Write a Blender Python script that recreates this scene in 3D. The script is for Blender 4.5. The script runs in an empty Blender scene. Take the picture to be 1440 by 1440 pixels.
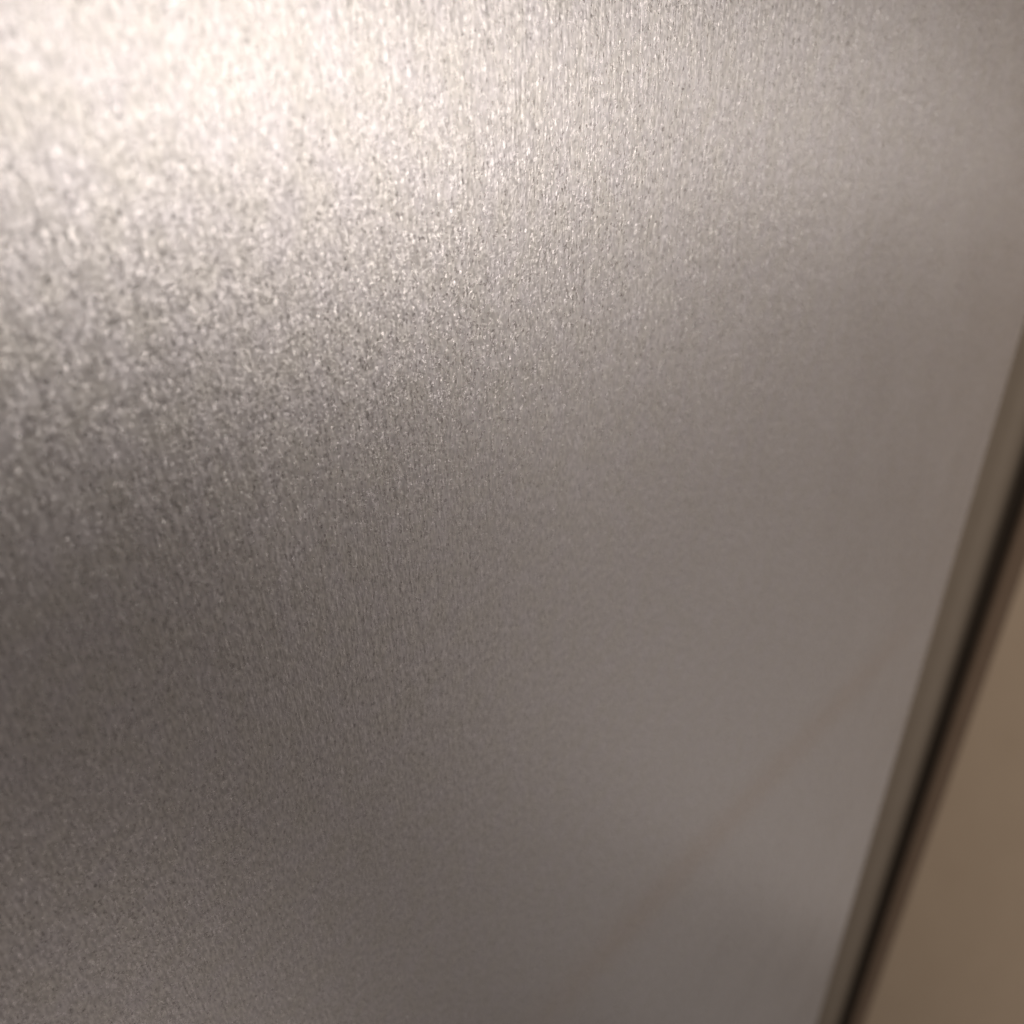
import bpy, bmesh, math
from mathutils import Vector, Matrix

scene = bpy.context.scene
col = scene.collection

# ------------------------------------------------------------------ camera
# World: X runs along the metal door (to its right edge), Y goes into the door, Z is up.
D = 0.0754                                    # camera's distance from the door face
v = Vector((70, 1930, 1440)).normalized()     # "down", in camera axes (x right, y down, z forward)
a = Vector((1, 0, 0)); a = (a - a.dot(v) * v).normalized()
b = a.cross(v)
if b.z < 0: b = -b
th = math.radians(48)
h = math.cos(th) * a + math.sin(th) * b       # along the door
n = math.sin(th) * a - math.cos(th) * b       # out of the door
W = Matrix((h, -n, -v))
cx, cy, cz = W @ Vector((1, 0, 0)), W @ Vector((0, -1, 0)), W @ Vector((0, 0, -1))
cam = bpy.data.cameras.new('camera')
cam_o = bpy.data.objects.new('camera', cam); col.objects.link(cam_o)
m = Matrix((cx, cy, cz)).transposed().to_4x4(); m.translation = Vector((0, -D, 0))
cam_o.matrix_world = m
cam.sensor_fit = 'HORIZONTAL'; cam.sensor_width = 26.0; cam.lens = 26.0
cam.clip_start = 0.005; cam.clip_end = 50
cam.dof.use_dof = True
cam.dof.focus_distance = 0.120
cam.dof.aperture_fstop = 15.0
scene.camera = cam_o

# ------------------------------------------------------------------ light
world = bpy.data.worlds.new('World'); scene.world = world; world.use_nodes = True
bg = world.node_tree.nodes['Background']
bg.inputs[0].default_value = (1.0, 0.89, 0.83, 1); bg.inputs[1].default_value = 0.095

def area(name, loc, target, size, watts, color):
    L = bpy.data.lights.new(name, 'AREA'); L.shape = 'DISK'; L.size = size
    L.energy = watts; L.color = color
    o = bpy.data.objects.new(name, L); col.objects.link(o); o.location = loc
    o.rotation_euler = (Vector(target) - Vector(loc)).to_track_quat('-Z', 'Y').to_euler()
    return o
def lamp_at(name, az, el, dist, size, watts, color):
    """A lamp az degrees to the right of the panel's normal and el degrees up, seen from mid-panel."""
    c = math.cos(math.radians(el)); t = Vector((0.08, 0, -0.05))
    d = Vector((math.sin(math.radians(az)) * c, -math.cos(math.radians(az)) * c, math.sin(math.radians(el))))
    return area(name, t + dist * d, t, size, watts, color)
WHITE = (1.0, 0.975, 0.947); WARM = (1.0, 0.94, 0.90)
for az, el, watts in ((23, -8, 1.52), (39, -10, 1.46), (61, -12, 0.50), (45, -21, 0.29)):   # a group of round lamps before the panel
    lamp_at('round_lamp', az, el, 1.4, 0.36, watts, WHITE)
# unseen area lights added in place of light off the floor before the panel
for az, el, w, hgt, watts in ((68, -36, 0.45, 1.10, 0.28), (52, -44, 0.50, 1.20, 0.25), (4, -62, 0.45, 0.45, 0.20)):
    o = lamp_at('floor_fill', az, el, 1.4, w, watts, WARM)
    o.data.shape = 'RECTANGLE'; o.data.size_y = hgt
area('wall_fill', (-1.6, -1.3, 1.0), (0.4, -0.1, -0.3), 0.8, 50, (1.0, 0.89, 0.78))  # unseen fill added to brighten the wall's side face

scene.view_settings.view_transform = 'Standard'
scene.view_settings.look = 'None'
scene.view_settings.exposure = 0.08; scene.view_settings.gamma = 1
scene.cycles.use_denoising = True
scene.cycles.use_adaptive_sampling = False
scene.cycles.max_bounces = 6
scene.cycles.sample_clamp_indirect = 4

# ------------------------------------------------------------------ materials
def new_mat(name):
    mt = bpy.data.materials.new(name); mt.use_nodes = True
    nt = mt.node_tree
    return mt, nt, nt.nodes['Principled BSDF']

def N(nt, t, **kw):
    nd = nt.nodes.new(t)
    for k, val in kw.items(): setattr(nd, k, val)
    return nd

def math_node(nt, op, x, y):
    nd = N(nt, 'ShaderNodeMath', operation=op)
    for i, q in enumerate((x, y)):
        if isinstance(q, (int, float)): nd.inputs[i].default_value = q
        else: nt.links.new(q, nd.inputs[i])
    return nd.outputs[0]

def noise(nt, coord, scale, stretch=(1, 1, 1), detail=2, rough=0.5, out='Fac'):
    mp = N(nt, 'ShaderNodeMapping'); mp.inputs['Scale'].default_value = stretch
    nt.links.new(coord, mp.inputs['Vector'])
    nz = N(nt, 'ShaderNodeTexNoise')
    nz.inputs['Scale'].default_value = scale; nz.inputs['Detail'].default_value = detail
    nz.inputs['Roughness'].default_value = rough
    nt.links.new(mp.outputs[0], nz.inputs['Vector'])
    return nz.outputs[out]

def metal_mat():
    mt, nt, bs = new_mat('grainy_metal')
    L = nt.links.new
    co = N(nt, 'ShaderNodeTexCoord').outputs['Object']
    # pebbled grain of about half a millimetre, drawn out a little along the rolling direction
    g1 = noise(nt, co, 3500, (1, 1, 0.7), 3, 0.62)
    g2 = noise(nt, co, 2600, (1, 1, 0.12), 2, 0.5)
    g3 = noise(nt, co, 900, (1, 1, 0.11), 2, 0.5)
    hgt = math_node(nt, 'ADD', math_node(nt, 'MULTIPLY', g1, 0.8),
                    math_node(nt, 'ADD', math_node(nt, 'MULTIPLY', g2, 0.55), math_node(nt, 'MULTIPLY', g3, 0.9)))
    bp = N(nt, 'ShaderNodeBump'); bp.inputs['Strength'].default_value = 1.0
    bp.inputs['Distance'].default_value = GRAIN
    L(hgt, bp.inputs['Height'])
    # single crystals, each tilted its own way, that glint in the lamp
    mp = N(nt, 'ShaderNodeMapping'); mp.inputs['Scale'].default_value = (1, 1, 0.62); L(co, mp.inputs['Vector'])
    vo = N(nt, 'ShaderNodeTexVoronoi'); vo.inputs['Scale'].default_value = 3900; L(mp.outputs[0], vo.inputs['Vector'])
    sp = N(nt, 'ShaderNodeSeparateColor'); L(vo.outputs['Color'], sp.inputs[0])
    st = math_node(nt, 'POWER', sp.outputs['Green'], 3.0)          # a few crystals stand out far more than the rest
    k = math_node(nt, 'ADD', CRYSTAL, math_node(nt, 'MULTIPLY', st, FLASH))
    sb = N(nt, 'ShaderNodeVectorMath', operation='SUBTRACT'); L(vo.outputs['Color'], sb.inputs[0]); sb.inputs[1].default_value = (0.5, 0.5, 0.5)
    fl = N(nt, 'ShaderNodeVectorMath', operation='MULTIPLY'); L(sb.outputs[0], fl.inputs[0]); fl.inputs[1].default_value = (1, 0, 1)
    sc = N(nt, 'ShaderNodeVectorMath', operation='SCALE'); L(fl.outputs[0], sc.inputs[0]); L(k, sc.inputs['Scale'])
    # faint uneven sheen left by wiping
    sh = math_node(nt, 'MULTIPLY', math_node(nt, 'SUBTRACT', noise(nt, co, 38, (1, 1, 0.55), 3, 0.6), 0.5), 0.09)
    rg = math_node(nt, 'SUBTRACT', math_node(nt, 'ADD', sh, ROUGH), math_node(nt, 'MULTIPLY', st, 0.05))
    L(rg, bs.inputs['Roughness'])
    ad = N(nt, 'ShaderNodeVectorMath', operation='ADD'); L(bp.outputs[0], ad.inputs[0]); L(sc.outputs[0], ad.inputs[1])
    nm = N(nt, 'ShaderNodeVectorMath', operation='NORMALIZE'); L(ad.outputs[0], nm.inputs[0])
    L(nm.outputs[0], bs.inputs['Normal'])
    # the metal's own slight mottling
    mo = noise(nt, co, 260, (1, 1, 0.7), 3, 0.6)
    mr = N(nt, 'ShaderNodeMapRange'); mr.inputs[1].default_value = 0.36; mr.inputs[2].default_value = 0.64; L(mo, mr.inputs[0])
    mx = N(nt, 'ShaderNodeMix', data_type='RGBA')
    mx.inputs[6].default_value = (0.605, 0.548, 0.508, 1); mx.inputs[7].default_value = (0.625, 0.565, 0.55, 1)
    L(mr.outputs[0], mx.inputs[0])
    # random darker and lighter flecks in the base colour, at grain scale
    pt = N(nt, 'ShaderNodeMapRange'); pt.inputs[1].default_value = 0.30; pt.inputs[2].default_value = 0.70
    pt.inputs[3].default_value = 0.72; pt.inputs[4].default_value = 1.20
    L(noise(nt, co, 2700, (1, 1, 0.30), 2, 0.6), pt.inputs[0])
    pv = N(nt, 'ShaderNodeVectorMath', operation='SCALE'); L(mx.outputs[2], pv.inputs[0]); L(pt.outputs[0], pv.inputs['Scale'])
    # one long faint brownish streak in the base colour, low on the panel
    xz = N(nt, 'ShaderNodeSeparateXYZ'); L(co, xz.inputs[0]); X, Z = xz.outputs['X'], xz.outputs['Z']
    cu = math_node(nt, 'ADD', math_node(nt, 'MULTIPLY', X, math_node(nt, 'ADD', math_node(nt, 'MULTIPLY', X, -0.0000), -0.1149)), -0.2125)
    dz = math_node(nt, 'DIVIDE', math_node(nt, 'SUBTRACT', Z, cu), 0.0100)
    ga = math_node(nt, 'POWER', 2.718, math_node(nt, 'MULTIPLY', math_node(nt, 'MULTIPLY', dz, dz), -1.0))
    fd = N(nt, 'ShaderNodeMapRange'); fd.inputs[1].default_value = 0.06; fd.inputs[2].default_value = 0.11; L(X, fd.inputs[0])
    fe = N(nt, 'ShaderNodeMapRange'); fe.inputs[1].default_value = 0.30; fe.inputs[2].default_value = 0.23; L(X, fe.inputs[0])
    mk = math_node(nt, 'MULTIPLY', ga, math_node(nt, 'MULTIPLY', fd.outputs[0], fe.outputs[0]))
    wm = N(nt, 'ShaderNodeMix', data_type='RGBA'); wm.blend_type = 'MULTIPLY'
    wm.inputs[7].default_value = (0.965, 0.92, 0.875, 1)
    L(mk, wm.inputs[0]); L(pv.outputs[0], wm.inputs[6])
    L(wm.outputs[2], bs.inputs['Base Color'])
    bs.inputs['Metallic'].default_value = 1.0
    return mt

GRAIN = 0.00006; CRYSTAL = 0.055; FLASH = 0.11; ROUGH = 0.305
def paint_mat(name, c0, c1, rough, scale=60, bump=0.0, bscale=900):
    mt, nt, bs = new_mat(name)
    co = N(nt, 'ShaderNodeTexCoord').outputs['Object']
    f = noise(nt, co, scale, (1, 1, 0.5), 3, 0.55)
    mx = N(nt, 'ShaderNodeMix', data_type='RGBA')
    mx.inputs[6].default_value = (*c0, 1); mx.inputs[7].default_value = (*c1, 1)
    nt.links.new(f, mx.inputs[0]); nt.links.new(mx.outputs[2], bs.inputs['Base Color'])
    bs.inputs['Roughness'].default_value = rough
    if bump:
        bp = N(nt, 'ShaderNodeBump'); bp.inputs['Distance'].default_value = bump
        nt.links.new(noise(nt, co, bscale, (1, 1, 1), 3), bp.inputs['Height'])
        nt.links.new(bp.outputs[0], bs.inputs['Normal'])
    return mt

M_METAL = metal_mat()
M_TRIM = paint_mat('taupe_plastic', (0.20, 0.166, 0.133), (0.23, 0.192, 0.157), 0.45)
M_GROOVE = paint_mat('near_black', (0.028, 0.019, 0.012), (0.038, 0.027, 0.019), 0.7)
M_STRIP = paint_mat('dark_brown_strip', (0.15, 0.105, 0.075), (0.18, 0.13, 0.095), 0.5)
M_WALL = paint_mat('beige_paint', (0.385, 0.302, 0.226), (0.425, 0.338, 0.258), 0.6, 25, 0.0003)

# ------------------------------------------------------------------ shapes
ZB, ZT = -1.15, 0.75
def arc(x, y, r, a0, a1, k=6):
    return [(x + r * math.cos(math.radians(a0 + (a1 - a0) * i / k)),
             y + r * math.sin(math.radians(a0 + (a1 - a0) * i / k))) for i in range(k + 1)]

def extrude(name, prof, mat, parent=None, z0=ZB, z1=ZT, smooth=True):
    """A closed profile in X, Y pulled up along Z, as one mesh."""
    bm = bmesh.new()
    lo = [bm.verts.new((x, y, z0)) for x, y in prof]
    hi = [bm.verts.new((x, y, z1)) for x, y in prof]
    k = len(prof)
    for i in range(k):
        j = (i + 1) % k
        f = bm.faces.new((lo[i], lo[j], hi[j], hi[i])); f.smooth = smooth
    bm.faces.new(lo); bm.faces.new(hi)
    bmesh.ops.recalc_face_normals(bm, faces=bm.faces)
    for e in bm.edges:
        if len(e.link_faces) == 2 and e.calc_face_angle(0) > math.radians(28): e.smooth = False
    me = bpy.data.meshes.new(name); bm.to_mesh(me); bm.free()
    me.materials.append(mat)
    o = bpy.data.objects.new(name, me); col.objects.link(o)
    if parent: o.parent = parent
    return o

def thing(name, label, cat):
    o = bpy.data.objects.new(name, None); col.objects.link(o)
    o.empty_display_size = 0.05
    o['label'] = label; o['category'] = cat
    return o

XE = 0.3055                                   # right edge of the metal face
XW = 0.8000                                   # side face of the wall beyond it
ZL = -3.0

# wall beyond the panel, its side at right angles to it, and the recess between the two
wall = extrude('wall', [(XW, 0.0650)] + arc(XW + 0.004, -0.102, 0.004, 180, 270, 4)
               + [(1.8, -0.106), (1.8, 0.0650)], M_WALL, z0=ZL)
wall['kind'] = 'structure'
back = extrude('recess_back_wall', [(0.20, 0.165), (0.20, 0.185), (XW + 0.1, 0.185), (XW + 0.1, 0.165)], M_TRIM, z0=ZL)
back['kind'] = 'structure'

# the metal panel
panel = thing('metal_panel', 'large grainy silver metal panel filling most of the picture, bright at top', 'metal panel')
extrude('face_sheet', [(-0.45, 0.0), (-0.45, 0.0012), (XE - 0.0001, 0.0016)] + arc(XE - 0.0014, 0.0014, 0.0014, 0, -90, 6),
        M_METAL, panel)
extrude('core', [(-0.448, 0.0018), (-0.448, 0.045), (XE - 0.0012, 0.045), (XE - 0.0012, 0.0018)], M_TRIM, panel)

# the dark jointed strip between recess and wall
frame = thing('edge_strip', 'narrow dark brown strip with black groove between metal panel and beige wall', 'trim strip')
extrude('taupe_band', [(XW + 0.0020, 0.1645), (XW + 0.090, 0.1645), (XW + 0.090, 0.0990)] + arc(XW + 0.0180, 0.1150, 0.0160, -90, -180, 8),
        M_TRIM, frame, z0=ZL)
extrude('groove_fill', [(XW + 0.0895, 0.0988), (XW + 0.0200, 0.0988), (XW + 0.0160, 0.0930), (XW + 0.0170, 0.0850), (XW + 0.0120, 0.0838), (XW + 0.0895, 0.0838)],
        M_GROOVE, frame, z0=ZL, smooth=False)  # near-black piece that fills the groove
extrude('brown_band', [(XW + 0.090, 0.0835)] + arc(XW + 0.0070, 0.0775, 0.0060, 90, 180, 6) + [(XW + 0.0010, 0.0653), (XW + 0.090, 0.0653)],
        M_STRIP, frame, z0=ZL)
